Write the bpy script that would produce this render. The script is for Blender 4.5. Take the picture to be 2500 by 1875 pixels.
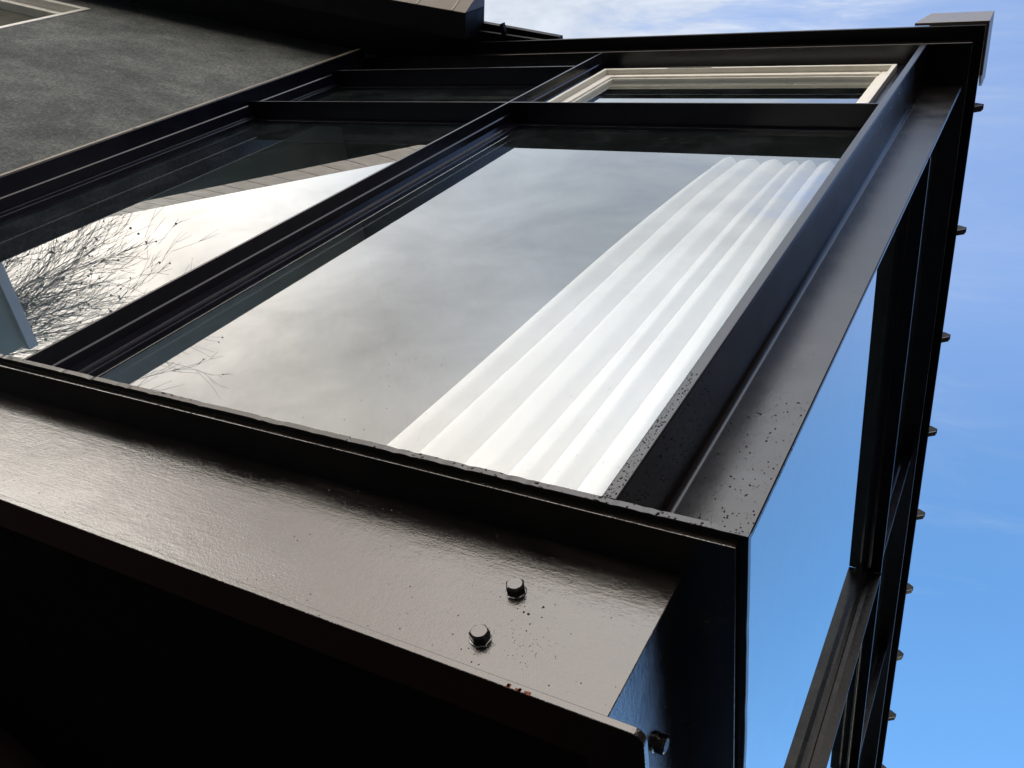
import bpy, bmesh, math, random
from mathutils import Vector, Matrix
random.seed(7)
S = bpy.context.scene
for o in list(bpy.data.objects): bpy.data.objects.remove(o)
COL = S.collection
R = math.radians

# ------------------------------------------------------------------ camera
# world: x to the right along the bay front, y into the house, z up; the corner of the sill plate is the origin
cam_d = bpy.data.cameras.new('camera'); cam = bpy.data.objects.new('camera', cam_d); COL.objects.link(cam)
cx = Vector((0.86554972, 0.12116929, 0.48594411)); cy = Vector((0.15583573, 0.85696341, -0.49125241)); cz = Vector((-0.47596103, 0.50093084, 0.72286194))
mw = Matrix((cx, -cy, -cz)).transposed().to_4x4(); mw.translation = Vector((0.32604848, -1.03253895, -1.17794554))
cam.matrix_world = mw
cam_d.sensor_width = 36; cam_d.lens = 30.903; cam_d.clip_start = 0.05; cam_d.clip_end = 2000
S.camera = cam
CAMP = mw.translation.copy()

# ------------------------------------------------------------------ world, sun, exposure
SUN = Vector((-0.78, -0.58, 0.21)).normalized()
W = bpy.data.worlds.new("World"); S.world = W; W.use_nodes = True
nt = W.node_tree; N = nt.nodes; L = nt.links; N.clear()
def wn(t, **k):
    n = N.new(t)
    for a, b in k.items(): setattr(n, a, b)
    return n
out = wn('ShaderNodeOutputWorld'); bg = wn('ShaderNodeBackground'); L.new(bg.outputs[0], out.inputs[0])
sky = wn('ShaderNodeTexSky', sky_type='NISHITA', sun_disc=False, sun_elevation=math.asin(SUN.z), sun_rotation=math.atan2(SUN.x, SUN.y))
sky.air_density = 1.0; sky.dust_density = 0.3; sky.ozone_density = 2.0
tc = wn('ShaderNodeTexCoord')
def vmath(op, a, b=None):
    n = wn('ShaderNodeVectorMath', operation=op)
    L.new(a, n.inputs[0]) if not isinstance(a, tuple) else setattr(n.inputs[0], 'default_value', a)
    if b is not None: L.new(b, n.inputs[1]) if not isinstance(b, tuple) else setattr(n.inputs[1], 'default_value', b)
    return n.outputs['Value'] if op == 'DOT_PRODUCT' else n.outputs[0]
def fm(op, a, b=0.0, c=0.0):
    n = wn('ShaderNodeMath', operation=op)
    for i, q in enumerate((a, b, c)):
        if isinstance(q, (int, float)): n.inputs[i].default_value = q
        else: L.new(q, n.inputs[i])
    return n.outputs[0]
def ramp(x, pts):
    n = wn('ShaderNodeMapRange')
    n = wn('ShaderNodeFloatCurve'); c = n.mapping.curves[0]
    while len(c.points) > 2: c.points.remove(c.points[1])
    c.points[0].location = pts[0]; c.points[1].location = pts[-1]
    for p in pts[1:-1]: c.points.new(*p)
    n.mapping.extend = 'HORIZONTAL'; n.mapping.update(); L.new(x, n.inputs['Value']); return n.outputs[0]
def mixc(f, a, b, mode='MIX'):
    n = wn('ShaderNodeMix', data_type='RGBA', blend_type=mode)
    for i, q in ((0, f), (6, a), (7, b)):
        if isinstance(q, (int, float)): n.inputs[i].default_value = q
        elif isinstance(q, tuple): n.inputs[i].default_value = q
        else: L.new(q, n.inputs[i])
    return n.outputs[2]
D = tc.outputs['Generated']
B = tuple(Vector((-0.85, -0.25, 0.47)).normalized()); Wm = tuple(Vector((-0.20, -0.82, 0.53)).normalized())
dotB = vmath('DOT_PRODUCT', D, B); dotW = vmath('DOT_PRODUCT', D, Wm)
mp = wn('ShaderNodeMapping'); mp.inputs['Rotation'].default_value = (R(25), R(10), R(35)); mp.inputs['Scale'].default_value = (1.3, 6.5, 3.0)
L.new(D, mp.inputs[0])
no = wn('ShaderNodeTexNoise'); no.inputs['Scale'].default_value = 3.4; no.inputs['Detail'].default_value = 9; no.inputs['Roughness'].default_value = 0.64; no.inputs['Distortion'].default_value = 0.4
L.new(mp.outputs[0], no.inputs['Vector'])
nz = no.outputs['Fac']
no2 = wn('ShaderNodeTexNoise'); no2.inputs['Scale'].default_value = 3.2; no2.inputs['Detail'].default_value = 5
L.new(D, no2.inputs['Vector'])
# cloud cover grows towards the bright side of the sky
cov = fm('ADD', dotB, fm('MULTIPLY', fm('SUBTRACT', nz, 0.5), 0.75))
inten = fm('ADD', ramp(dotB, [(0.0, 0.75), (0.7, 0.85), (0.82, 0.86), (0.90, 1.0), (1.0, 1.05)]), 0.0)
b2 = wn('ShaderNodeMapRange', interpolation_type='SMOOTHSTEP'); b2.inputs['From Min'].default_value = 0.915; b2.inputs['From Max'].default_value = 0.99; b2.inputs['To Max'].default_value = 1.0
L.new(dotB, b2.inputs['Value'])
b3 = wn('ShaderNodeMapRange', interpolation_type='SMOOTHSTEP'); b3.inputs['From Min'].default_value = 0.80; b3.inputs['From Max'].default_value = 1.0; b3.inputs['To Max'].default_value = 2.6
L.new(dotW, b3.inputs['Value'])
sx = wn('ShaderNodeSeparateXYZ'); L.new(D, sx.inputs[0])
warm = wn('ShaderNodeMapRange', interpolation_type='SMOOTHSTEP'); warm.inputs['From Min'].default_value = 0.88; warm.inputs['From Max'].default_value = 0.52; L.new(sx.outputs['Z'], warm.inputs['Value'])
cloud = mixc(warm.outputs[0], (0.86, 0.93, 1.04, 1), (1.07, 0.96, 0.86, 1))
# low bright band added to the street-side sky to light the curtain
hz = wn('ShaderNodeMapRange', interpolation_type='SMOOTHSTEP'); hz.inputs['From Min'].default_value = 0.36; hz.inputs['From Max'].default_value = 0.05; L.new(sx.outputs['Z'], hz.inputs['Value'])
hy = wn('ShaderNodeMapRange', interpolation_type='SMOOTHSTEP'); hy.inputs['From Min'].default_value = 0.1; hy.inputs['From Max'].default_value = -0.6; hy.inputs['To Max'].default_value = 2.2; L.new(sx.outputs['Y'], hy.inputs['Value'])
horizon = fm('MULTIPLY', hz.outputs[0], hy.outputs[0])
cover = ramp(fm('ADD', cov, fm('ADD', fm('MULTIPLY', b3.outputs[0], 0.4), fm('MULTIPLY', horizon, 0.5))), [(0.0, 0.0), (0.35, 0.05), (0.55, 0.32), (0.72, 0.92), (0.85, 1.0)])
amp = fm('MULTIPLY', fm('ADD', inten, b2.outputs[0]), fm('ADD', 0.28, fm('ADD', fm('MULTIPLY', no2.outputs['Fac'], 0.5), fm('MULTIPLY', nz, 0.98))))
vs = wn('ShaderNodeVectorMath', operation='SCALE'); L.new(cloud, vs.inputs[0]); L.new(fm('ADD', fm('ADD', amp, b3.outputs[0]), horizon), vs.inputs['Scale'])
vb = wn('ShaderNodeVectorMath', operation='MULTIPLY'); L.new(sky.outputs[0], vb.inputs[0]); 
gm = wn('ShaderNodeMapRange', interpolation_type='SMOOTHSTEP'); gm.inputs['From Min'].default_value = 0.88; gm.inputs['From Max'].default_value = 1.0
L.new(vmath('DOT_PRODUCT', D, (0.03, 0.76, 0.65)), gm.inputs['Value'])
L.new(mixc(gm.outputs[0], (0.70, 0.62, 0.64, 1), (0.29, 0.405, 0.485, 1)), vb.inputs[1])
fin = mixc(cover, vb.outputs[0], vs.outputs[0])
L.new(fin, bg.inputs[0]); bg.inputs[1].default_value = 1.0
sl = bpy.data.lights.new('sun', 'SUN'); sl.energy = 0.6; sl.angle = R(25); sl.color = (1.0, 0.95, 0.86)
so = bpy.data.objects.new('sun', sl); COL.objects.link(so); so.rotation_euler = SUN.to_track_quat('Z', 'Y').to_euler()
S.view_settings.view_transform = 'Standard'; S.view_settings.look = 'None'; S.view_settings.exposure = 0; S.view_settings.gamma = 1
S.render.engine = 'CYCLES'; S.cycles.max_bounces = 8; S.cycles.transparent_max_bounces = 16

# ------------------------------------------------------------------ materials
def mat(name):
    m = bpy.data.materials.new(name); m.use_nodes = True
    return m, m.node_tree, m.node_tree.nodes['Principled BSDF']
def node(t, ty, **k):
    n = t.nodes.new(ty)
    for a, b in k.items(): setattr(n, a, b)
    return n
def noise(t, scale, detail=3, rough=0.5, vec=None, mscale=None):
    n = node(t, 'ShaderNodeTexNoise'); n.inputs['Scale'].default_value = scale; n.inputs['Detail'].default_value = detail; n.inputs['Roughness'].default_value = rough
    g = node(t, 'ShaderNodeNewGeometry'); v = g.outputs['Position']
    if mscale:
        m = node(t, 'ShaderNodeMapping'); m.inputs['Scale'].default_value = mscale; t.links.new(v, m.inputs[0]); v = m.outputs[0]
    t.links.new(v, n.inputs['Vector']); return n.outputs['Fac']
def maprange(t, x, a, b, c, d):
    n = node(t, 'ShaderNodeMapRange'); t.links.new(x, n.inputs[0])
    for i, q in enumerate((a, b, c, d)): n.inputs[i + 1].default_value = q
    return n.outputs[0]
def cramp(t, x, stops):
    n = node(t, 'ShaderNodeValToRGB'); e = n.color_ramp.elements
    while len(e) < len(stops): e.new(0.5)
    for q, (p, c) in zip(e, stops): q.position = p; q.color = (*c, 1)
    t.links.new(x, n.inputs[0]); return n.outputs[0]
def bump(t, bs, layers):
    prev = None
    for h, s, d in layers:
        b = node(t, 'ShaderNodeBump'); b.inputs['Strength'].default_value = s; b.inputs['Distance'].default_value = d
        t.links.new(h, b.inputs['Height'])
        if prev: t.links.new(prev, b.inputs['Normal'])
        prev = b.outputs[0]
    t.links.new(prev, bs.inputs['Normal'])
def paint(name, base, r0, r1, peel, spec=0.5, film=0.0, tint=(0.02, 0.012, 0.008)):
    m, t, bs = mat(name)
    def mul(a, b):
        n = node(t, 'ShaderNodeMath', operation='MULTIPLY')
        for i, q in enumerate((a, b)):
            if isinstance(q, (int, float)): n.inputs[i].default_value = q
            else: t.links.new(q, n.inputs[i])
        return n.outputs[0]
    n1 = noise(t, 9, 6, 0.6); n2 = noise(t, 420, 2); n3 = noise(t, 75, 3, 0.6)
    smear = noise(t, 3.2, 7, 0.62, mscale=(1, 1, 5.5)); patch = noise(t, 2.3, 3, 0.5); speck = noise(t, 190, 3, 0.7)
    dust = mul(maprange(t, smear, 0.45, 0.75, 0, 1), maprange(t, patch, 0.4, 0.65, 0.15, 1))
    c0 = cramp(t, n1, [(0.35, base), (0.75, tuple(a + b for a, b in zip(base, tint)))])
    mx = node(t, 'ShaderNodeMix', data_type='RGBA'); t.links.new(mul(dust, film), mx.inputs[0]); t.links.new(c0, mx.inputs[6]); mx.inputs[7].default_value = (0.20, 0.17, 0.13, 1)
    t.links.new(mx.outputs[2], bs.inputs['Base Color'])
    ra = node(t, 'ShaderNodeMath', operation='MULTIPLY_ADD'); t.links.new(dust, ra.inputs[0]); ra.inputs[1].default_value = 0.12 if film else 0.05; t.links.new(maprange(t, n1, 0.3, 0.7, r0, r1), ra.inputs[2])
    t.links.new(ra.outputs[0], bs.inputs['Roughness'])
    bs.inputs['Specular IOR Level'].default_value = spec
    if spec >= 1.0: bs.inputs['IOR'].default_value = 1.6
    g = node(t, 'ShaderNodeNewGeometry')
    sc = node(t, 'ShaderNodeTexVoronoi'); sc.inputs['Scale'].default_value = 70; t.links.new(g.outputs['Position'], sc.inputs['Vector'])
    sp = maprange(t, sc.outputs['Distance'], 0.0, 0.12, 1.0, 0.0)
    keep = maprange(t, noise(t, 30, 2), 0.5, 0.62, 0.0, 1.0)
    brush = noise(t, 60, 4, 0.6, mscale=(0.12, 0.12, 3.0))
    wav = mul(noise(t, 20, 4, 0.6), maprange(t, patch, 0.35, 0.65, 0.2, 1.0))
    bump(t, bs, [(mul(n3, maprange(t, noise(t, 4.0, 3), 0.35, 0.65, 0.25, 1.0)), 0.5, 0.0010 * peel), (n2, 0.5, 0.0005 * peel), (wav, 0.35, 0.0020 * peel), (brush, 0.4, 0.0005 * peel), (mul(sp, keep), 1.0, 0.0013 * peel), (mul(speck, maprange(t, noise(t, 6.0, 3), 0.3, 0.7, 0.3, 1.0)), 0.6, 0.0010 * peel), (mul(noise(t, 14, 5, 0.7, mscale=(0.35, 0.35, 2.6)), maprange(t, patch, 0.4, 0.6, 0.0, 1.0)), 0.3, 0.0022 * peel)])
    return m
M_beam = paint('gloss_black_steel_paint', (0.004, 0.0035, 0.003), 0.085, 0.14, 1.0, 1.0, film=0.05, tint=(0.003, 0.002, 0.002))
M_post = paint('satin_black_steel_paint', (0.006, 0.005, 0.005), 0.18, 0.27, 0.6, 0.7, tint=(0.003, 0.002, 0.002))
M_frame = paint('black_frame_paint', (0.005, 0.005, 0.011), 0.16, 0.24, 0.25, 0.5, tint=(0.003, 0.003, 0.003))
M_under = paint('black_soffit_paint', (0.006, 0.006, 0.007), 0.5, 0.7, 0.5, 0.25, tint=(0.003, 0.003, 0.003))
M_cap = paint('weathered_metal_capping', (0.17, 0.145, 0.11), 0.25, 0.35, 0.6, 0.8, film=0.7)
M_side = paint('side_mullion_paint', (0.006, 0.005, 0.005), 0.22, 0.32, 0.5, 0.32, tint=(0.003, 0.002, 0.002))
M_gut = paint('brown_metal_capping', (0.11, 0.085, 0.062), 0.35, 0.5, 0.4, 0.5, tint=(0.05, 0.04, 0.03))

def stucco():
    m, t, bs = mat('grey_stucco_render')
    a = noise(t, 260, 3, 0.7); b = noise(t, 2.6, 6, 0.65, mscale=(0.8, 0.8, 1.7)); c = noise(t, 48, 6, 0.85)
    mixn = node(t, 'ShaderNodeMath', operation='MULTIPLY_ADD'); t.links.new(b, mixn.inputs[0]); mixn.inputs[1].default_value = 0.34
    mm = node(t, 'ShaderNodeMath', operation='MULTIPLY'); t.links.new(c, mm.inputs[0]); mm.inputs[1].default_value = 0.66; t.links.new(mm.outputs[0], mixn.inputs[2])
    t.links.new(cramp(t, mixn.outputs[0], [(0.36, (0.044, 0.050, 0.049)), (0.5, (0.120, 0.130, 0.124)), (0.64, (0.27, 0.28, 0.255))]), bs.inputs['Base Color'])
    bs.inputs['Roughness'].default_value = 0.95; bs.inputs['Specular IOR Level'].default_value = 0.2
    bump(t, bs, [(c, 0.9, 0.010), (a, 0.8, 0.004)])
    return m
M_stucco = stucco()
def plain(name, col, rough, spec=0.5, var=0.15, sc=12):
    m, t, bs = mat(name)
    n = noise(t, sc, 5, 0.6)
    t.links.new(cramp(t, n, [(0.3, tuple(c * (1 - var) for c in col)), (0.7, tuple(min(1, c * (1 + var)) for c in col))]), bs.inputs['Base Color'])
    bs.inputs['Roughness'].default_value = rough; bs.inputs['Specular IOR Level'].default_value = spec
    bump(t, bs, [(noise(t, sc * 12, 3), 0.2, 0.001)])
    return m
M_white = plain('cream_white_paint', (0.78, 0.76, 0.68), 0.4, 0.5, 0.05)
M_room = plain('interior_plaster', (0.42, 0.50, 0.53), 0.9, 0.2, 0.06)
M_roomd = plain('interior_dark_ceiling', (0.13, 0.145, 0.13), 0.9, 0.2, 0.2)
M_blind = plain('olive_blind_fabric', (0.075, 0.078, 0.06), 0.9, 0.2, 0.25, 5)
M_ground = plain('asphalt', (0.018, 0.018, 0.019), 0.9, 0.3, 0.3, 3)
M_bark = plain('dark_bark', (0.06, 0.05, 0.04), 0.9, 0.2, 0.3)
M_wing = plain('grey_green_clad_wall', (0.24, 0.30, 0.28), 0.8, 0.3, 0.2, 2)
M_fascia = plain('pale_blue_fascia', (0.6, 0.66, 0.72), 0.6, 0.4, 0.05)
M_red = plain('red_brown_timber', (0.018, 0.0065, 0.0045), 0.7, 0.3, 0.4, 20)
M_bolt = paint('bolt_paint', (0.010, 0.009, 0.008), 0.2, 0.3, 1.4, 0.8)
M_rust = plain('rust_patch', (0.16, 0.05, 0.025), 0.8, 0.3, 0.4, 120)
M_sealtape = plain('weathered_putty', (0.05, 0.042, 0.036), 0.6, 0.4, 0.4, 60)

def curtain_mat():
    m, t, bs = mat('white_curtain_cloth')
    bs.inputs['Base Color'].default_value = (0.92, 0.905, 0.87, 1); bs.inputs['Roughness'].default_value = 0.95; bs.inputs['Specular IOR Level'].default_value = 0.1
    n = noise(t, 900, 2, mscale=(1, 1, 0.25)); n2 = noise(t, 14, 5, 0.6, mscale=(3, 3, 0.6))
    t.links.new(cramp(t, n2, [(0.3, (0.89, 0.87, 0.83)), (0.7, (0.95, 0.935, 0.90))]), bs.inputs['Base Color'])
    tr = node(t, 'ShaderNodeBsdfTranslucent'); tr.inputs[0].default_value = (0.9, 0.9, 0.86, 1)
    mx = node(t, 'ShaderNodeMixShader'); mx.inputs[0].default_value = 0.2
    t.links.new(bs.outputs[0], mx.inputs[1]); t.links.new(tr.outputs[0], mx.inputs[2])
    t.links.new(mx.outputs[0], t.nodes['Material Output'].inputs[0])
    bump(t, bs, [(n, 0.3, 0.0006), (n2, 0.5, 0.004)])
    return m
M_curtain = curtain_mat()

def glass_mat():
    # double glazing: Schlick reflectance of one face summed over four faces
    m = bpy.data.materials.new('double_glazing'); m.use_nodes = True; t = m.node_tree; t.nodes.clear()
    o = node(t, 'ShaderNodeOutputMaterial'); g = node(t, 'ShaderNodeNewGeometry')
    def mt(op, a, b=0.0, c=0.0):
        n = node(t, 'ShaderNodeMath', operation=op)
        for i, q in enumerate((a, b, c)):
            if isinstance(q, (int, float)): n.inputs[i].default_value = q
            else: t.links.new(q, n.inputs[i])
        return n.outputs[0]
    d = node(t, 'ShaderNodeVectorMath', operation='DOT_PRODUCT'); t.links.new(g.outputs['Incoming'], d.inputs[0]); t.links.new(g.outputs['Normal'], d.inputs[1])
    c = mt('ABSOLUTE', d.outputs['Value']); r = mt('ADD', 0.045, mt('MULTIPLY', 0.955, mt('POWER', mt('SUBTRACT', 1.0, c), 5.0)))
    tot = mt('DIVIDE', mt('MULTIPLY', 4.0, r), mt('ADD', 1.0, mt('MULTIPLY', 3.0, r)))
    gl = node(t, 'ShaderNodeBsdfGlossy'); gl.inputs['Roughness'].default_value = 0.0; gl.inputs['Color'].default_value = (0.97, 1.0, 1.0, 1)
    tr = node(t, 'ShaderNodeBsdfTransparent'); tr.inputs[0].default_value = (0.93, 0.95, 0.95, 1)
    n1 = noise(t, 1.3, 2); b = node(t, 'ShaderNodeBump'); b.inputs['Strength'].default_value = 0.25; b.inputs['Distance'].default_value = 0.004
    
    df = node(t, 'ShaderNodeBsdfDiffuse'); df.inputs[0].default_value = (0.42, 0.52, 0.55, 1)
    n2 = noise(t, 5, 6, 0.7); md = maprange(t, n2, 0.45, 0.8, 0.006, 0.035)
    mx = node(t, 'ShaderNodeMixShader'); t.links.new(tot, mx.inputs[0]); t.links.new(tr.outputs[0], mx.inputs[1]); t.links.new(gl.outputs[0], mx.inputs[2])
    mx2 = node(t, 'ShaderNodeMixShader'); t.links.new(md, mx2.inputs[0]); t.links.new(mx.outputs[0], mx2.inputs[1]); t.links.new(df.outputs[0], mx2.inputs[2])
    t.links.new(mx2.outputs[0], o.inputs[0])
    return m
M_glass = glass_mat()
def water_mat():
    m, t, bs = mat('water_drop')
    bs.inputs['Base Color'].default_value = (0.012, 0.011, 0.012, 1); bs.inputs['Roughness'].default_value = 0.03; bs.inputs['IOR'].default_value = 1.33
    return m
M_water = water_mat()

# ------------------------------------------------------------------ mesh helpers
def box(bm, x0, x1, y0, y1, z0, z1):
    v = [bm.verts.new(p) for p in ((x0,y0,z0),(x1,y0,z0),(x1,y1,z0),(x0,y1,z0),(x0,y0,z1),(x1,y0,z1),(x1,y1,z1),(x0,y1,z1))]
    for f in ((3,2,1,0),(4,5,6,7),(0,1,5,4),(1,2,6,5),(2,3,7,6),(3,0,4,7)): bm.faces.new([v[i] for i in f])
def prism(bm, pts, z0, z1):
    """closed plan outline (counter-clockwise seen from above) extruded from z0 to z1"""
    lo = [bm.verts.new((x, y, z0)) for x, y in pts]; hi = [bm.verts.new((x, y, z1)) for x, y in pts]
    bm.faces.new(lo[::-1]); bm.faces.new(hi); n = len(pts)
    for i in range(n): bm.faces.new((lo[i], lo[(i+1) % n], hi[(i+1) % n], hi[i]))
def extrude(bm, pts, org, u, v, w):
    """outline in the plane (u, v) at org, extruded along w"""
    org, u, v, w = map(Vector, (org, u, v, w))
    lo = [bm.verts.new(org + u*a + v*b) for a, b in pts]; hi = [bm.verts.new(org + u*a + v*b + w) for a, b in pts]
    bm.faces.new(lo[::-1]); bm.faces.new(hi); n = len(pts)
    for i in range(n): bm.faces.new((lo[i], lo[(i+1) % n], hi[(i+1) % n], hi[i]))
def ell(ox, oy, w, x0=-3.965, y1=9.0, x_side_w=None):
    """plan of a strip that runs along the front and turns the corner into the side"""
    return [(x0, oy), (ox, oy), (ox, y1), (ox - w, y1), (ox - w, oy + w), (x0, oy + w)]
def finish(name, bm, m, parent=None, bevel=0.0, seg=2, smooth=False):
    bmesh.ops.recalc_face_normals(bm, faces=bm.faces)
    me = bpy.data.meshes.new(name); bm.to_mesh(me); bm.free(); me.materials.append(m)
    o = bpy.data.objects.new(name, me); COL.objects.link(o)
    if parent: o.parent = parent
    if bevel:
        b = o.modifiers.new('bevel', 'BEVEL'); b.width = bevel; b.segments = seg; b.limit_method = 'ANGLE'; b.angle_limit = R(40); b.harden_normals = False
    if smooth:
        for p in me.polygons: p.use_smooth = True
    return o
def tag(o, label=None, cat=None, group=None, kind=None):
    if label: o['label'] = label
    if cat: o['category'] = cat
    if group: o['group'] = group
    if kind: o['kind'] = kind
    return o
def empty(name, loc, label, cat, group=None):
    o = bpy.data.objects.new(name, None); COL.objects.link(o); o.location = loc; o.empty_display_size = 0.2
    tag(o, label, cat, group); return o
def part(name, boxes, m, parent, bevel=0.0):
    bm = bmesh.new()
    for b in boxes: box(bm, *b)
    return finish(name, bm, m, parent, bevel)

# ------------------------------------------------------------------ ground
GZ = -2.78
bm = bmesh.new(); box(bm, -150, 150, -150, 150, GZ - 0.5, GZ)
tag(finish('ground', bm, M_ground), kind='structure')

# ------------------------------------------------------------------ the bay
XL = -3.965
bay = empty('bay_window', (0, 0, 0), 'black steel framed corner bay window with tall reflective panes, bolted channel beam under it', 'bay window')
def ragged(bm, a, b, n, jit, axis=0):
    pass
# sill plate: front lip slightly wavy where paint has chipped
def chip_profile(L0, n, amp):
    out = []
    for i in range(n + 1):
        out.append(amp * (random.random() ** 6))
    return out
bm = bmesh.new()
nx = 260; xs = [XL + (0 - XL) * i / nx for i in range(nx + 1)]
ch = chip_profile(0, nx, 0.0028)
ins = []
pts = [(x, c * (1 if 0 < i < nx else 0)) for i, (x, c) in enumerate(zip(xs, ch))]
pts += [(0 - 0.0028 * (random.random() ** 4), 9.0 * i / 200) for i in range(1, 201)]
prism(bm, pts + [(-0.16, 9.0), (-0.16, 0.16), (XL, 0.16)], -0.0175, 0.0)
finish('sill_plate', bm, M_post, bay, 0.0012, 1)
# channel beam
bm = bmesh.new()
def cround(ox, oy, w, r, z0, z1):
    p = [(XL, oy)]
    for k in range(7):
        a = -math.pi/2 + k * math.pi/12
        p.append((ox - r + r*math.cos(a), oy + r + r*math.sin(a)))
    p += [(ox, 9.0), (ox - w, 9.0), (ox - w, oy + w), (XL, oy + w)]
    prism(bm, p, z0, z1)
prism(bm, ell(-0.018, 0.018, 0.099), -0.0325, -0.0178)
# web with a small fillet under the top flange and above the bottom flange (section swept along the front and the side)
def web_section():
    s = [(0.0, -0.0275)]
    r = 0.014
    for k in range(6):
        a = k / 5 * math.pi / 2
        s.append((-r + r*math.sin(a), -0.0275 - r + r*math.cos(a)))
    for k in range(6):
        a = k / 5 * math.pi / 2
        s.append((-r + r*math.cos(a), -0.4345 + r - r*math.sin(a)) if False else (-r*math.sin(a)*0 - r + r*math.cos(a)*1.0, -0.4345 + r*(1 - math.sin(a))))
    return s
yb = 0.115
prof = []
r = 0.004
for k in range(7):
    a = k / 6 * math.pi / 2
    pass
for k in range(7):
    a = k / 6 * math.pi / 2
    prof.append((-r*(1 - math.cos(a)), -0.4345 + r*(1 - math.sin(a))))
# profile offset q (0 = web face, negative = outwards); front: y = yb+q ; side: x = -yb-q ; mitred corner
prof.insert(0, (0.0, -0.0327))
f0 = [bm.verts.new((XL, yb + q, z)) for q, z in prof]; f1 = [bm.verts.new((-yb - q, yb + q, z)) for q, z in prof]; f2 = [bm.verts.new((-yb - q, 9.0, z)) for q, z in prof]
for i in range(len(prof) - 1):
    bm.faces.new((f0[i], f1[i], f1[i+1], f0[i+1])); bm.faces.new((f1[i], f2[i], f2[i+1], f1[i+1]))
cround(-0.020, 0.022, 0.095, 0.020, -0.449, -0.435)
beam = finish('channel_beam', bm, M_beam, bay, 0.0015, 2)
def bolt(c, axis, rot):
    bm = bmesh.new(); n = 6
    A = Vector(axis); u = A.orthogonal().normalized(); v = A.cross(u)
    def ring(rad, h, k=6, off=0.0, mixr=0.0):
        out = []
        for i in range(24):
            a = i / 24 * 2*math.pi
            hexr = rad * math.cos(math.pi/6) / math.cos(((a + off) % (math.pi/3)) - math.pi/6)
            rr = hexr*(1 - mixr) + rad*0.86*mixr*(1 + (random.uniform(-0.04, 0.04) if rad > 0.021 else 0))
            out.append(bm.verts.new(A*h + (u*math.cos(a + rot) + v*math.sin(a + rot))*rr))
        return out
    rs = [ring(0.0240, 0.0, mixr=1.0), ring(0.0228, 0.0010, mixr=1.0), ring(0.0222, 0.0014, mixr=1.0), ring(0.0195, 0.002, mixr=0.3), ring(0.0195, 0.0165, mixr=0.1), ring(0.0178, 0.0195, mixr=0.75), ring(0.0165, 0.0205, mixr=1.0)]
    for a, b in zip(rs, rs[1:]):
        for i in range(24): bm.faces.new((a[i], a[(i+1) % 24], b[(i+1) % 24], b[i]))
    bm.faces.new(rs[-1])
    for vv in bm.verts: vv.co += Vector(c)
    finish('bolt', bm, M_beam, beam, 0, smooth=False)
BOLTS = [((-0.3837, yb, -0.1845), (0, -1, 0), 0.3), ((-0.3850, yb, -0.311), (0, -1, 0), 0.75), ((-yb, 0.385, -0.196), (1, 0, 0), 0.2)]
for b in BOLTS: bolt(*b)
# underside behind the beam
part('soffit', [(XL, -0.1175, 0.1175, 9.0, -0.4335, -0.415)], M_under, bay)

# corner post: rolled channel, flange to the front, web facing the street
bm = bmesh.new()
def arc(cx_, cy_, rr, a0, a1, n=6):
    return [(cx_ + rr*math.cos(a0 + (a1-a0)*i/n), cy_ + rr*math.sin(a0 + (a1-a0)*i/n)) for i in range(n+1)]
pl = arc(-0.281, 0.005, 0.005, math.pi, 1.5*math.pi, 3) + arc(-0.259, 0.006, 0.006, -math.pi/2, 0, 4) + arc(-0.253 + 0.018, 0.21 - 0.018, 0.018, math.pi, math.pi/2, 10) + [(-0.068, 0.21), (-0.065, 0.213), (-0.065, 0.224), (-0.286, 0.224)]
prism(bm, pl, 0.0005, 4.03)
finish('corner_post', bm, M_post, bay, 0.0, smooth=False)

# mullions: a fin with stepped glazing frame behind
def section_prism(name, pts, z0, z1, m):
    bm = bmesh.new(); prism(bm, pts, z0, z1); return finish(name, bm, m, bay, 0.0012, 2)
GY = 0.12; GX = -0.145; TZ = 2.838
section_prism('mullion', [(-2.103, 0.0), (-2.091, 0.0), (-2.089, 0.052), (-2.082, 0.058), (-2.082, 0.086), (-2.070, 0.104), (-2.034, 0.107), (-2.030, 0.112), (-2.030, 0.135), (-2.135, 0.135), (-2.135, 0.107), (-2.123, 0.104), (-2.123, 0.094), (-2.110, 0.090), (-2.110, 0.064), (-2.104, 0.058)], 0.0005, 4.03, M_frame)
# left end frame, projecting further
section_prism('end_frame', [(XL - 0.022, -0.065), (XL, -0.065), (XL + 0.002, 0.02), (XL + 0.010, 0.026), (XL + 0.010, 0.085), (XL + 0.040, 0.095), (XL + 0.040, 0.135), (XL - 0.022, 0.135)], -0.45, 4.03, M_frame)
# side mullions and far post
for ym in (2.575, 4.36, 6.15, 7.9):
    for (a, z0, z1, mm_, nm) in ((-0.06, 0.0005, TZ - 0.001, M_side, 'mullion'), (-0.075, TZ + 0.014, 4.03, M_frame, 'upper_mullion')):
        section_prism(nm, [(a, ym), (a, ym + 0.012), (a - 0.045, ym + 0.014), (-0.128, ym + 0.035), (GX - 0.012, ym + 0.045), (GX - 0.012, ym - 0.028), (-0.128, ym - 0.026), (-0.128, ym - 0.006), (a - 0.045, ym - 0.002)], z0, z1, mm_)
part('edge_sheen_strip', [(XL - 0.046, XL - 0.0125, -0.070, -0.03, -0.45, 4.02)], M_cap, bay, 0.003)  # pale strip added; its colour imitates sky reflected along the end frame edge
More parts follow.
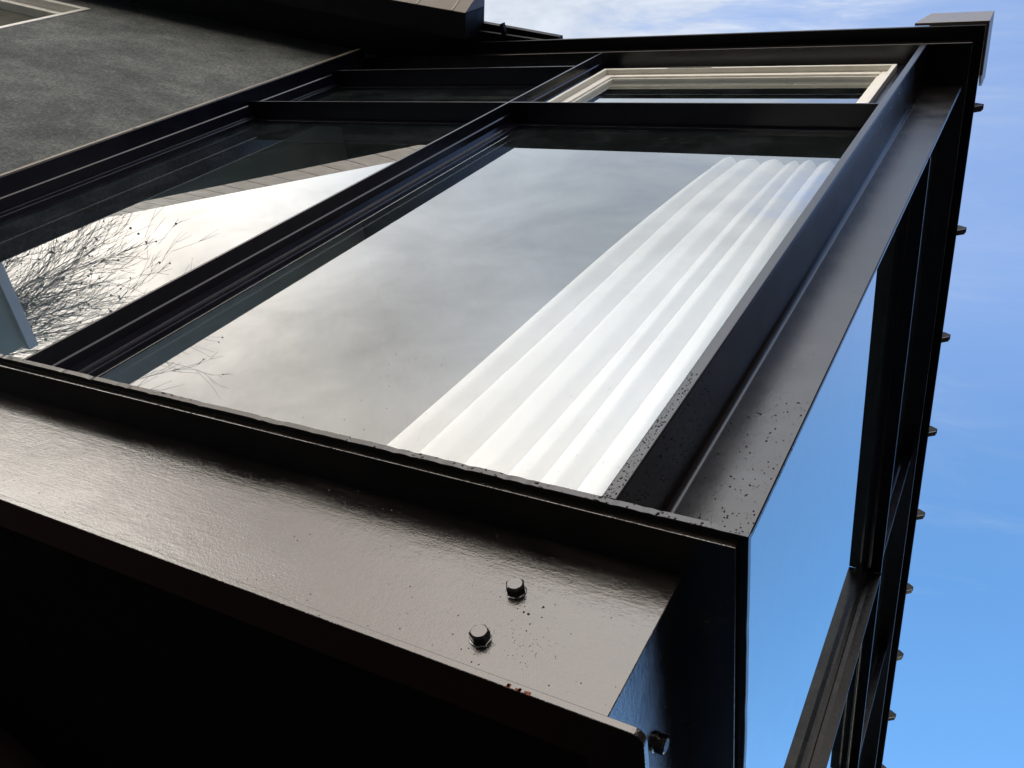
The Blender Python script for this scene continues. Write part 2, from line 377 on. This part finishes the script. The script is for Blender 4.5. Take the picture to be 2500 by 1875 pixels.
# transoms
x_m0, x_m1 = -2.1025, -2.0905
def transom(name, x0, x1, z):
    bm = bmesh.new()
    extrude(bm, [(0, z), (0.1045, z - 0.002), (0.107, z - 0.034), (0.135, z - 0.034), (0.135, z + 0.055), (0.107, z + 0.055), (0.1045, z + 0.013), (0, z + 0.011)], (x0, 0, 0), (0, 1, 0), (0, 0, 1), (x1 - x0, 0, 0))
    return finish(name, bm, M_frame, bay, 0.0010, 2)
transom('transom', XL + 0.001, -2.104, TZ); transom('transom', -2.088, -0.287, TZ)
transom('transom', XL + 0.001, -2.104, 3.655)
bm = bmesh.new()
for (y0, y1) in ((0.225, 2.572), (2.590, 4.357), (4.375, 6.147), (6.165, 7.897)):
    extrude(bm, [(-0.06, TZ), (-0.115, TZ - 0.002), (-0.122, TZ - 0.012), (GX + 0.02, TZ - 0.012), (GX + 0.018, TZ - 0.034), (GX - 0.015, TZ - 0.034), (GX - 0.015, TZ + 0.055), (-0.122, TZ + 0.03), (-0.115, TZ + 0.013), (-0.06, TZ + 0.011)], (0, y0, 0), (1, 0, 0), (0, 0, 1), (0, y1 - y0, 0))
finish('transom', bm, M_frame, bay, 0.0010, 2)
# bottom frame behind the sill lip
part('bottom_frame', [(XL + 0.001, -0.287, 0.10, 0.135, 0.0008, 0.03), (GX - 0.013, GX + 0.02, 0.226, 9.0, 0.0008, 0.03)], M_frame, bay, 0.001)

# panes (thin sheets of glass)
def pane(name, pts):
    bm = bmesh.new(); bm.faces.new([bm.verts.new(p) for p in pts])
    me = bpy.data.meshes.new(name); bm.to_mesh(me); bm.free(); me.materials.append(M_glass)
    o = bpy.data.objects.new(name, me); COL.objects.link(o); o.parent = bay; return o
def fpane(x0, x1, z0, z1, y=GY, par=None):
    o = pane('window_pane', [(x0, y, z0), (x1, y, z0), (x1, y, z1), (x0, y, z1)])
    if par: o.parent = par
    return o
fpane(XL + 0.039, -2.134, 0.029, TZ - 0.033)
fpane(-2.031, -0.285, 0.029, TZ - 0.033)
fpane(XL + 0.039, -2.134, TZ + 0.054, 3.655 - 0.033)
fpane(XL + 0.039, -2.134, 3.655 + 0.054, 4.03)
for y0, y1 in ((0.225, 2.548), (2.619, 4.333), (4.404, 6.123), (6.194, 7.873)):
    for z0, z1 in ((0.029, TZ - 0.033), (TZ + 0.054, 4.03)):
        pane('window_pane', [(GX, y0, z0), (GX, y1, z0), (GX, y1, z1), (GX, y0, z1)])
# white opening sash in the upper right cell
bm = bmesh.new()
def frame_ring(bm, x0, x1, z0, z1, w, y0, y1):
    box(bm, x0, x0 + w, y0, y1, z0, z1); box(bm, x1 - w, x1, y0, y1, z0, z1)
    box(bm, x0 + w, x1 - w, y0, y1, z1 - w, z1); box(bm, x0 + w, x1 - w, y0, y1, z0, z0 + w)
SX0, SX1, SZ0, SZ1 = -2.028, -0.372, 2.895, 3.90
frame_ring(bm, SX0, SX1, SZ0, SZ1, 0.022, 0.070, 0.150)
sash = finish('opening_sash', bm, M_white, bay, 0.002)
bm = bmesh.new(); frame_ring(bm, SX0 + 0.0225, SX1 - 0.0225, SZ0 + 0.0225, SZ1 - 0.0225, 0.048, 0.100, 0.145)
finish('sash_frame', bm, M_white, sash, 0.006)
bm = bmesh.new(); frame_ring(bm, SX0 + 0.071, SX1 - 0.071, SZ0 + 0.071, SZ1 - 0.071, 0.012, 0.112, 0.140)
finish('glazing_bead', bm, M_white, sash, 0.002)
fpane(SX0 + 0.082, SX1 - 0.082, SZ0 + 0.082, SZ1 - 0.082, 0.128, sash)
part('vent_grille', [(-1.62, -1.36, 0.066, 0.0695, SZ1 - 0.016, SZ1 - 0.006)], M_roomd, sash)
# fixed black surround of the sash
part('surround_frame', [(SX1 + 0.001, -0.287, 0.10, 0.136, TZ + 0.056, 4.029), (SX0, SX1, 0.10, 0.136, SZ1 + 0.001, 4.029)], M_frame, bay)

# header: lower lip, fascia, roof deck
bm = bmesh.new(); prism(bm, ell(-0.044, 0.0, 0.260, x0=XL), 4.0305, 4.042)
finish('header_plate', bm, M_post, bay, 0.002)
bm = bmesh.new(); prism(bm, ell(-0.058, 0.012, 0.03, x0=XL), 4.0425, 4.162)
finish('fascia', bm, M_post, bay, 0.001)
bm = bmesh.new(); prism(bm, [(-3.4, -0.058), (-0.004, -0.058), (-0.004, 9.0), (-3.4, 9.0)], 4.1625, 4.190)
roof = finish('roof_deck', bm, M_under, bay, 0.0015)
# standing seam ends folded over the side eave
rs_ = random.Random(3)
for k in range(12):
    y = 0.374 + 0.7045 * k
    bm = bmesh.new()
    j = rs_.uniform(-0.006, 0.006)
    extrude(bm, [(-0.35, 0.0), (-0.0035, 0.0), (0.040 + j, 0.032), (0.040 + j, 0.055), (0.0, 0.080), (-0.35, 0.080)], (0, y - 0.013, 4.1905), (1, 0, 0), (0, 0, 1), (0, 0.026, 0))
    sm = finish('roof_seam', bm, M_under, bay, 0.001)
    bm = bmesh.new()
    extrude(bm, [(-0.0035, -0.016), (0.036 + j, 0.014), (0.034 + j, 0.024), (-0.0035, -0.004)], (0, y - 0.016, 4.1905), (1, 0, 0), (0, 0, 1), (0, 0.032, 0))
    finish('folded_tip', bm, M_post, sm, 0.001)
# capping box on the roof corner
bm = bmesh.new()
extrude(bm, [(-0.345, 4.1905), (0.012, 4.1905), (0.012, 4.46), (-0.30, 4.46)], (0, -0.075, 0), (1, 0, 0), (0, 0, 1), (0, 0.015, 0))
extrude(bm, [(-0.0595, 4.1905), (0.20, 4.1905), (0.27, 4.26), (0.27, 4.46), (-0.0595, 4.46)], (-0.004, 0, 0), (0, 1, 0), (0, 0, 1), (0.016, 0, 0))
box(bm, -0.30, -0.0045, -0.0595, 0.27, 4.44, 4.459)
finish('corner_capping', bm, M_cap, bay, 0.003)

# interior of the bay and of the room
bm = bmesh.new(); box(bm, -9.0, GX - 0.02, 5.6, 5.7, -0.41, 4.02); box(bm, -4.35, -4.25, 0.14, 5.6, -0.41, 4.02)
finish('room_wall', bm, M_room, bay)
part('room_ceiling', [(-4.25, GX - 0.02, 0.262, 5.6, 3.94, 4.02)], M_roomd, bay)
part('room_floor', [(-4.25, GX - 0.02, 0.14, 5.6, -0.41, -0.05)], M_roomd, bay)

# ------------------------------------------------------------------ curtain
bm = bmesh.new()
def cur_pt(s, z):
    # s 0..1 from the free edge to the post side; z height
    t = z / 2.8
    xl = -1.055 + 0.02*math.sin(t*5) + 0.15 * t**2.2; xr = -0.375 - 0.035*t
    x = xl + (xr - xl) * s
    q = s + 0.03*math.sin(2*math.pi*s*1.3 + 0.6) + 0.008*math.sin(2*math.pi*s*3.1)
    ph = q * 6.0 * 2*math.pi
    amp = (0.030 + 0.005*math.sin(7*s + 1.0)) * (1 - 0.25*t**3)
    w = abs(math.sin(0.5*(ph + 0.3*math.sin(2.2*t + 4*s)))) ** 0.62
    y = 0.245 + amp*(1 - 2*w) + 0.0025*math.sin(2*ph + 1.0 + 2*t) * (1 - 0.4*t)
    y += 0.003*math.sin(9*t + 20*s) + 0.05*max(0, (z - 2.74)/0.08)**2
    return (x, y, z)
nu, nv = 260, 60
g = [[bm.verts.new(cur_pt(i/nu, 0.02 + 2.80*j/nv)) for i in range(nu+1)] for j in range(nv+1)]
for j in range(nv):
    for i in range(nu): bm.faces.new((g[j][i], g[j][i+1], g[j+1][i+1], g[j+1][i]))
cu = finish('curtain', bm, M_curtain, None, smooth=True)
tag(cu, 'white floor length curtain gathered in soft folds behind the right tall pane', 'curtain')

# ------------------------------------------------------------------ house
hd = Vector((0.982, 0.189, 0)).normalized(); hn = Vector((hd.y, -hd.x, 0))     # along the wall, outwards
P0 = Vector((-3.985, 0.03, 0))
house = empty('house', P0, 'dark grey stuccoed house wall left of the bay, under deep black eaves', 'house')
def hbox(bm, s0, s1, d0, d1, z0, z1):
    """s along the wall, d outwards from its face"""
    vs = []
    for z in (z0, z1):
        for s, d in ((s0, d0), (s1, d0), (s1, d1), (s0, d1)):
            p = P0 + hd*s + hn*d; vs.append(bm.verts.new((p.x - P0.x, p.y - P0.y, z)))
    for f in ((0,1,2,3),(7,6,5,4),(0,4,5,1),(1,5,6,2),(2,6,7,3),(3,7,4,0)): bm.faces.new([vs[i] for i in f])
def hpart(name, bl, m, par=None, bevel=0.0):
    bm = bmesh.new()
    for b in bl: hbox(bm, *b)
    return finish(name, bm, m, par or house, bevel)
# wall with a window opening  (opening s -4.2..-2.66, z 2.35..3.86)
WS0, WS1, WZ0, WZ1 = -4.2, -2.66, 2.35, 3.88
hpart('wall', [(-9, WS0, 0, -0.3, GZ, 4.6), (WS1, 0.0, 0, -0.3, GZ, 4.6), (WS0, WS1, 0, -0.3, GZ, WZ0), (WS0, WS1, 0, -0.3, WZ1, 4.6)], M_stucco)
w = hpart('window', [(WS0, WS0 + 0.05, 0.006, -0.16, WZ0, WZ1), (WS1 - 0.05, WS1, 0.006, -0.16, WZ0, WZ1), (WS0 + 0.05, WS1 - 0.05, 0.006, -0.16, WZ1 - 0.05, WZ1), (WS0 + 0.05, WS1 - 0.05, 0.006, -0.16, WZ0, WZ0 + 0.05),
    (WS0 + 0.05, WS1 - 0.05, -0.06, -0.13, WZ1 - 0.11, WZ1 - 0.0505), (WS0 + 0.05, WS1 - 0.05, -0.06, -0.13, WZ0 + 0.0505, WZ0 + 0.11), (WS0 + 0.0505, WS0 + 0.11, -0.061, -0.13, WZ0 + 0.11, WZ1 - 0.11), (WS1 - 0.11, WS1 - 0.0505, -0.061, -0.13, WZ0 + 0.11, WZ1 - 0.11)], M_white, None, 0.003)
w.name = 'window'
hpart('window_blind', [(WS0 + 0.11, WS1 - 0.11, -0.13, -0.15, WZ0 + 0.11, WZ1 - 0.11)], M_blind, w)
# eaves: soffit and metal gutter box
SZ = 4.25
bm = bmesh.new()
def hp(x, y): return (x - P0.x, y - P0.y)
prism(bm, [hp(-12.8, -2.0), hp(-3.06, -0.165), hp(-2.50, -0.06), hp(-2.5, 1.5), hp(-12.8, 1.5)], SZ, SZ + 0.05)
finish('eaves_soffit', bm, M_under, house)
GB = 4.02
bm = bmesh.new()
F0 = Vector((-3.053, -0.268, 0)); F1 = Vector((-3.655, -0.381, 0)); fd = (F1 - F0).normalized(); fo = Vector((-fd.y, fd.x, 0))
if fo.y < 0: fo = -fo
q = [F0, F0 + fd*9.5, F0 + fd*9.5 + fo*0.17, F0 + fo*0.165]
prism(bm, [hp(p.x, p.y) for p in q], GB, GB + 0.235)
gut = finish('gutter_box', bm, M_under, house, 0.004)
# flared metal face of the gutter
bm = bmesh.new()
sec = [(0.001, 0.0), (0.13, 0.235), (0.13, 0.25), (-0.16, 0.25), (-0.16, 0.2355), (0.0, 0.2355)]
extrude(bm, [(-0.001, 0.001), (-0.13, 0.235), (-0.13, 0.25), (0.16, 0.25), (0.16, 0.236), (-0.001, 0.236)], (F0.x - P0.x, F0.y - P0.y, GB), fo, (0, 0, 1), fd*9.5)
gface = finish('gutter_face', bm, M_gut, gut, 0.002)
fu = (fo*-0.129 + Vector((0, 0, 0.234))); fn = fd.cross(fu).normalized()
if fn.y > 0: fn = -fn
for k in range(22):
    s_ = 0.10 + k*0.30 + 0.02*math.sin(k*5)
    bm = bmesh.new()
    extrude(bm, [(0, 0.02), (0.010, 0.02), (0.010, 0.97), (0, 0.97)], (F0 - P0) + fd*s_ + Vector((0, 0, GB)) + fn*0.0012 - Vector((0, 0, 0)), fd, fu, fn*0.002)
    finish('lap_joint', bm, M_cap, gface)
# main roof edge above, with one folded seam end
bm = bmesh.new()
prism(bm, [hp(-3.6, -0.207), hp(-2.50, -0.038), hp(-2.50, 1.2), hp(-3.6, 1.2)], 4.1915, 4.225)
finish('roof_edge', bm, M_under, house, 0.002)
bm = bmesh.new()
extrude(bm, [(-0.016, 0.0), (0.016, 0.0), (0.002, -0.085), (-0.022, -0.078)], (-2.885 - P0.x, -0.085 - P0.y, 4.1925), (1, 0, 0), (0, 1, 0), (0, 0, 0.030))
finish('roof_seam', bm, M_under, house)
# lower storey wall under the bay
part('lower_wall', [(-9.0, -0.6, 2.4, 2.6, GZ, -0.42)], M_under, bay)
bm = bmesh.new(); prism(bm, [(-9.0, 0.75), (-9.0, -3.0), (-2.50, 1.15), (-2.15, 1.39), (-0.9, 2.25), (-0.9, 2.39), (-9, 2.39)][0:0] or [(-5.2, -0.62), (-2.42, 1.235), (-0.9, 2.25), (-0.9, 2.39), (-5.2, 2.39)], GZ + 0.001, -0.4345)
finish('timber_wall', bm, M_red, bay)

# ------------------------------------------------------------------ neighbouring wing (seen in the left pane)
wing = empty('outbuilding', (-10, -4, GZ), 'blue grey outbuilding with pale fascia, mirrored at the edge of the left pane', 'building')
bm = bmesh.new(); box(bm, -2.0, 2.0, 1.84 , 7.0, 0, 5.72); bmesh.ops.translate(bm, verts=bm.verts, vec=(0, 0, 0))
finish('wall', bm, M_wing, wing)
bm = bmesh.new(); box(bm, -2.03, 2.04, 1.80, 7.02, 5.7205, 5.82)
finish('roof', bm, M_fascia, wing)
for yy in (3.1, 4.7):
    bm = bmesh.new(); box(bm, 2.001, 2.03, yy - 0.5, yy + 0.5, 2.6, 3.9); finish('window', bm, M_white, wing, 0.004)

# ------------------------------------------------------------------ unseen house added across the side passage to block sky reflections
nb = empty('sky_blocker_house', (7.6, -3.0, GZ), 'unseen dark brick house added across the passage to darken reflections in the right hand steel', 'house')
M_brick = plain('dark_brown_brick', (0.05, 0.035, 0.03), 0.9, 0.2, 0.3, 8); M_tile = plain('slate_roof', (0.03, 0.03, 0.033), 0.7, 0.3, 0.3, 6)
bm = bmesh.new(); box(bm, -3.5, 3.5, -9, 9.0, 0, 13.0); finish('wall', bm, M_brick, nb)
bm = bmesh.new(); extrude(bm, [(-3.9, 13.001), (3.9, 13.001), (0, 15.6)], (0, -9.3, 0), (1, 0, 0), (0, 0, 1), (0, 18.6, 0)); finish('roof', bm, M_tile, nb)
for yy in (-6.5, -2.5, 1.5, 5.0):
    for zz in (1.2, 4.8, 8.6):
        bm = bmesh.new(); box(bm, -3.53, -3.505, yy - 0.5, yy + 0.5, zz, zz + 1.4); wf = finish('window', bm, M_roomd, nb, 0.004)
        bm = bmesh.new(); box(bm, -3.56, -3.531, yy - 0.55, yy + 0.55, zz - 0.08, zz - 0.005); finish('sill', bm, M_cap, wf)

# ------------------------------------------------------------------ bare tree mirrored in the panes
tree = empty('bare_tree', (-14.0, -4.15, GZ), 'leafless tree with fine twigs and seed balls, mirrored in the lower left panes', 'tree')
rng = random.Random(11)
segs = []; tips = []
def grow(p, d, rad, length, depth):
    n = max(3, 8 - depth)
    curl = Vector((rng.gauss(0, 1), rng.gauss(0, 1), rng.gauss(0.3, 0.4))) * 0.016
    for i in range(n):
        d = (d + curl + Vector((rng.gauss(0, 0.035), rng.gauss(0, 0.035), rng.gauss(0.015, 0.02)))).normalized()
        q = p + d * (length / n); r2 = rad * 0.88
        segs.append((p, q, rad, r2)); p, rad = q, r2
        if depth < 4 and i > 0 and rng.random() < (0.9, 0.70, 0.52, 0.32)[depth]:
            for _ in range(2 if rng.random() < 0.35 else 1):
                ax = Vector((rng.gauss(0, 1), rng.gauss(0, 1), rng.gauss(0, 0.3))).cross(d).normalized()
                ang = rng.uniform(0.25, 0.52)
                nd = (d*math.cos(ang) + ax*math.sin(ang) + Vector((0, 0, 0.04))).normalized()
                if len(segs) < 60000: grow(p, nd, max(rad*rng.uniform(0.38, 0.55), 0.0042), length*rng.uniform(0.42, 0.62), depth + 1)
    if depth >= 3: tips.append(p)
segs.append((Vector((0, 0, 0)), Vector((0.05, 0, 3.0)), 0.24, 0.18))
for k in range(9):
    a = k * 2.399 + 0.5; e = rng.uniform(0.05, 0.38)
    grow(Vector((0.05, 0, 2.6 + 0.08*k)), Vector((math.cos(a)*e, math.sin(a)*e, 1)).normalized(), rng.uniform(0.06, 0.09), rng.uniform(4.6, 5.4), 0)
def tubes(name, sel, k, parent):
    V = []; F = []
    for a, b, r1, r2 in sel:
        d = (b - a).normalized(); u = d.orthogonal().normalized(); w_ = d.cross(u); i0 = len(V)
        for p, r_ in ((a, r1), (b, r2)):
            for j in range(k):
                t_ = 2*math.pi*j/k; V.append(p + (u*math.cos(t_) + w_*math.sin(t_))*r_)
        for j in range(k): F.append((i0 + j, i0 + (j+1) % k, i0 + k + (j+1) % k, i0 + k + j))
    me = bpy.data.meshes.new(name); me.from_pydata(V, [], F); me.materials.append(M_bark)
    o = bpy.data.objects.new(name, me); COL.objects.link(o); o.parent = parent; return o
tubes('trunk', [s for s in segs if s[2] > 0.05], 8, tree)
crown = tubes('crown', [s for s in segs if s[2] <= 0.05], 3, tree)
bm = bmesh.new(); bm.from_mesh(crown.data)
for p in rng.sample(tips, min(420, len(tips))):
    bmesh.ops.create_icosphere(bm, subdivisions=1, radius=rng.uniform(0.014, 0.024), matrix=Matrix.Translation(p + Vector((0, 0, -0.01))))
bm.to_mesh(crown.data); bm.free()
print('tree segs', len(segs))

# ------------------------------------------------------------------ rain drops
V = []; F = []
def drop(p, n, r, h, down=0.0):
    n = Vector(n); u = Vector((0, 0, 1)).cross(n)
    if u.length < 0.1: u = Vector((1, 0, 0))
    u.normalize(); v = n.cross(u); i0 = len(V); K = 10
    levels = [(1.0, 0.0), (0.92, 0.45), (0.62, 0.85)]
    sx = random.uniform(0.85, 1.15)
    for rr, hh in levels:
        for j in range(K):
            a = 2*math.pi*j/K; off = u*(math.cos(a)*rr*r*sx) + Vector((0, 0, 1))*(math.sin(a)*rr*r*(1.0 + down)) if abs(n.z) < 0.5 else u*(math.cos(a)*rr*r) + v*(math.sin(a)*rr*r)
            V.append(Vector(p) + off + n*(hh*h) + (Vector((0, 0, -1))*(hh*r*0.25) if abs(n.z) < 0.5 else Vector()))
    V.append(Vector(p) + n*h + (Vector((0, 0, -1))*(r*0.25) if abs(n.z) < 0.5 else Vector()))
    for l in range(2):
        for j in range(K): F.append((i0 + l*K + j, i0 + l*K + (j+1) % K, i0 + (l+1)*K + (j+1) % K, i0 + (l+1)*K + j))
    for j in range(K): F.append((i0 + 2*K + j, i0 + 2*K + (j+1) % K, i0 + 3*K))
    F.append(tuple(i0 + j for j in range(K))[::-1])
rd = random.Random(5)
def rr(): return 0.0008 + 0.0021 * rd.random()**2.2
for _ in range(420):
    z = 0.12 + 0.66*rd.random()**1.9; x = rd.uniform(-0.232, -0.070); r_ = rr()*0.85; drop((x, 0.2098, z), (0, -1, 0), r_, r_*0.7, 0.2)
for _ in range(230):
    z = 0.004 + 0.48*rd.random()**1.2; x = rd.uniform(-0.281, -0.259); r_ = rr()*0.75; drop((x, -0.0001, z), (0, -1, 0), r_, r_*0.7, 0.2)
for _ in range(380):
    z = 0.004 + 0.55*rd.random()**1.2; y = rd.uniform(0.012, 0.19); r_ = rr()*0.7; drop((-0.2529, y, z), (1, 0, 0), r_, r_*0.7, 0.2)
for _ in range(130):
    z = 0.15 + 0.42*rd.random()**1.8; x = rd.uniform(-1.25, -0.36); r_ = rr()*0.42; drop((x, GY - 0.0003, z), (0, -1, 0), r_, r_*0.6, 0.2)
for _ in range(110):
    x = -0.85*rd.random()**1.6 - 0.01; r_ = rr()*1.25; drop((x, 0.0012, -0.008 + rd.uniform(-0.008, 0.006)), (0, -1, 0), r_, r_*0.7)
for (px_, pz_, r_) in ((-0.345, -0.225, .0022), (-0.335, -0.226, .0026), (-0.318, -0.2, .002), (-0.36, -0.222, .0012), (-0.35, -0.212, .0012)):
    drop((px_, yb - 0.0002, pz_), (0, -1, 0), r_, r_*0.7)
for _ in range(60):
    drop((rd.gauss(-0.31, 0.035), yb - 0.0002, rd.gauss(-0.29, 0.02)), (0, -1, 0), 0.0005 + 0.0005*rd.random(), 0.0004)
for _ in range(60):
    z = rd.uniform(0.12, 0.6); r_ = rr()*0.6; drop((-0.0649, 0.2185 , z), (1, 0, 0), r_*0.6, r_)
me = bpy.data.meshes.new('water_droplets'); me.from_pydata(V, [], F); me.materials.append(M_water)
for p in me.polygons: p.use_smooth = True
o = bpy.data.objects.new('water_droplets', me); COL.objects.link(o)
tag(o, 'clear rain droplets scattered over the lower corner post, sill edge and glass', 'water droplets', kind='stuff')
# rust spot and putty flakes on the steel edges
bm = bmesh.new()
for _ in range(9):
    x = -0.225 + rd.gauss(0, 0.009); box(bm, x - 0.003*rd.random() - 0.0008, x + 0.003*rd.random() + 0.0008, 0.0214, 0.0235, -0.4492 + rd.random()*0.002, -0.4450 + rd.random()*0.004)
finish('rust_patch', bm, M_rust, beam)
bm = bmesh.new()
for x0, n, sp in ((-0.285, 10, 0.012), (-0.55, 6, 0.03), (-1.48, 10, 0.03), (-0.08, 5, 0.025), (-2.2, 8, 0.3), (-0.9, 6, 0.08)):
    for _ in range(n):
        x = x0 + rd.gauss(0, sp); s_ = rd.uniform(0.001, 0.004)
        z = rd.choice((-0.0178, -0.0165, -0.004, -0.032)); y = 0.0185 if z < -0.02 else 0.001
        vs = [bm.verts.new((x + rd.uniform(-1.6, 1.6)*s_, y - rd.uniform(0.001, 0.004), z + rd.uniform(-1, 1)*s_*0.8)) for _k in range(7)]
        bmesh.ops.convex_hull(bm, input=vs)
finish('paint_flakes', bm, M_sealtape, bay)
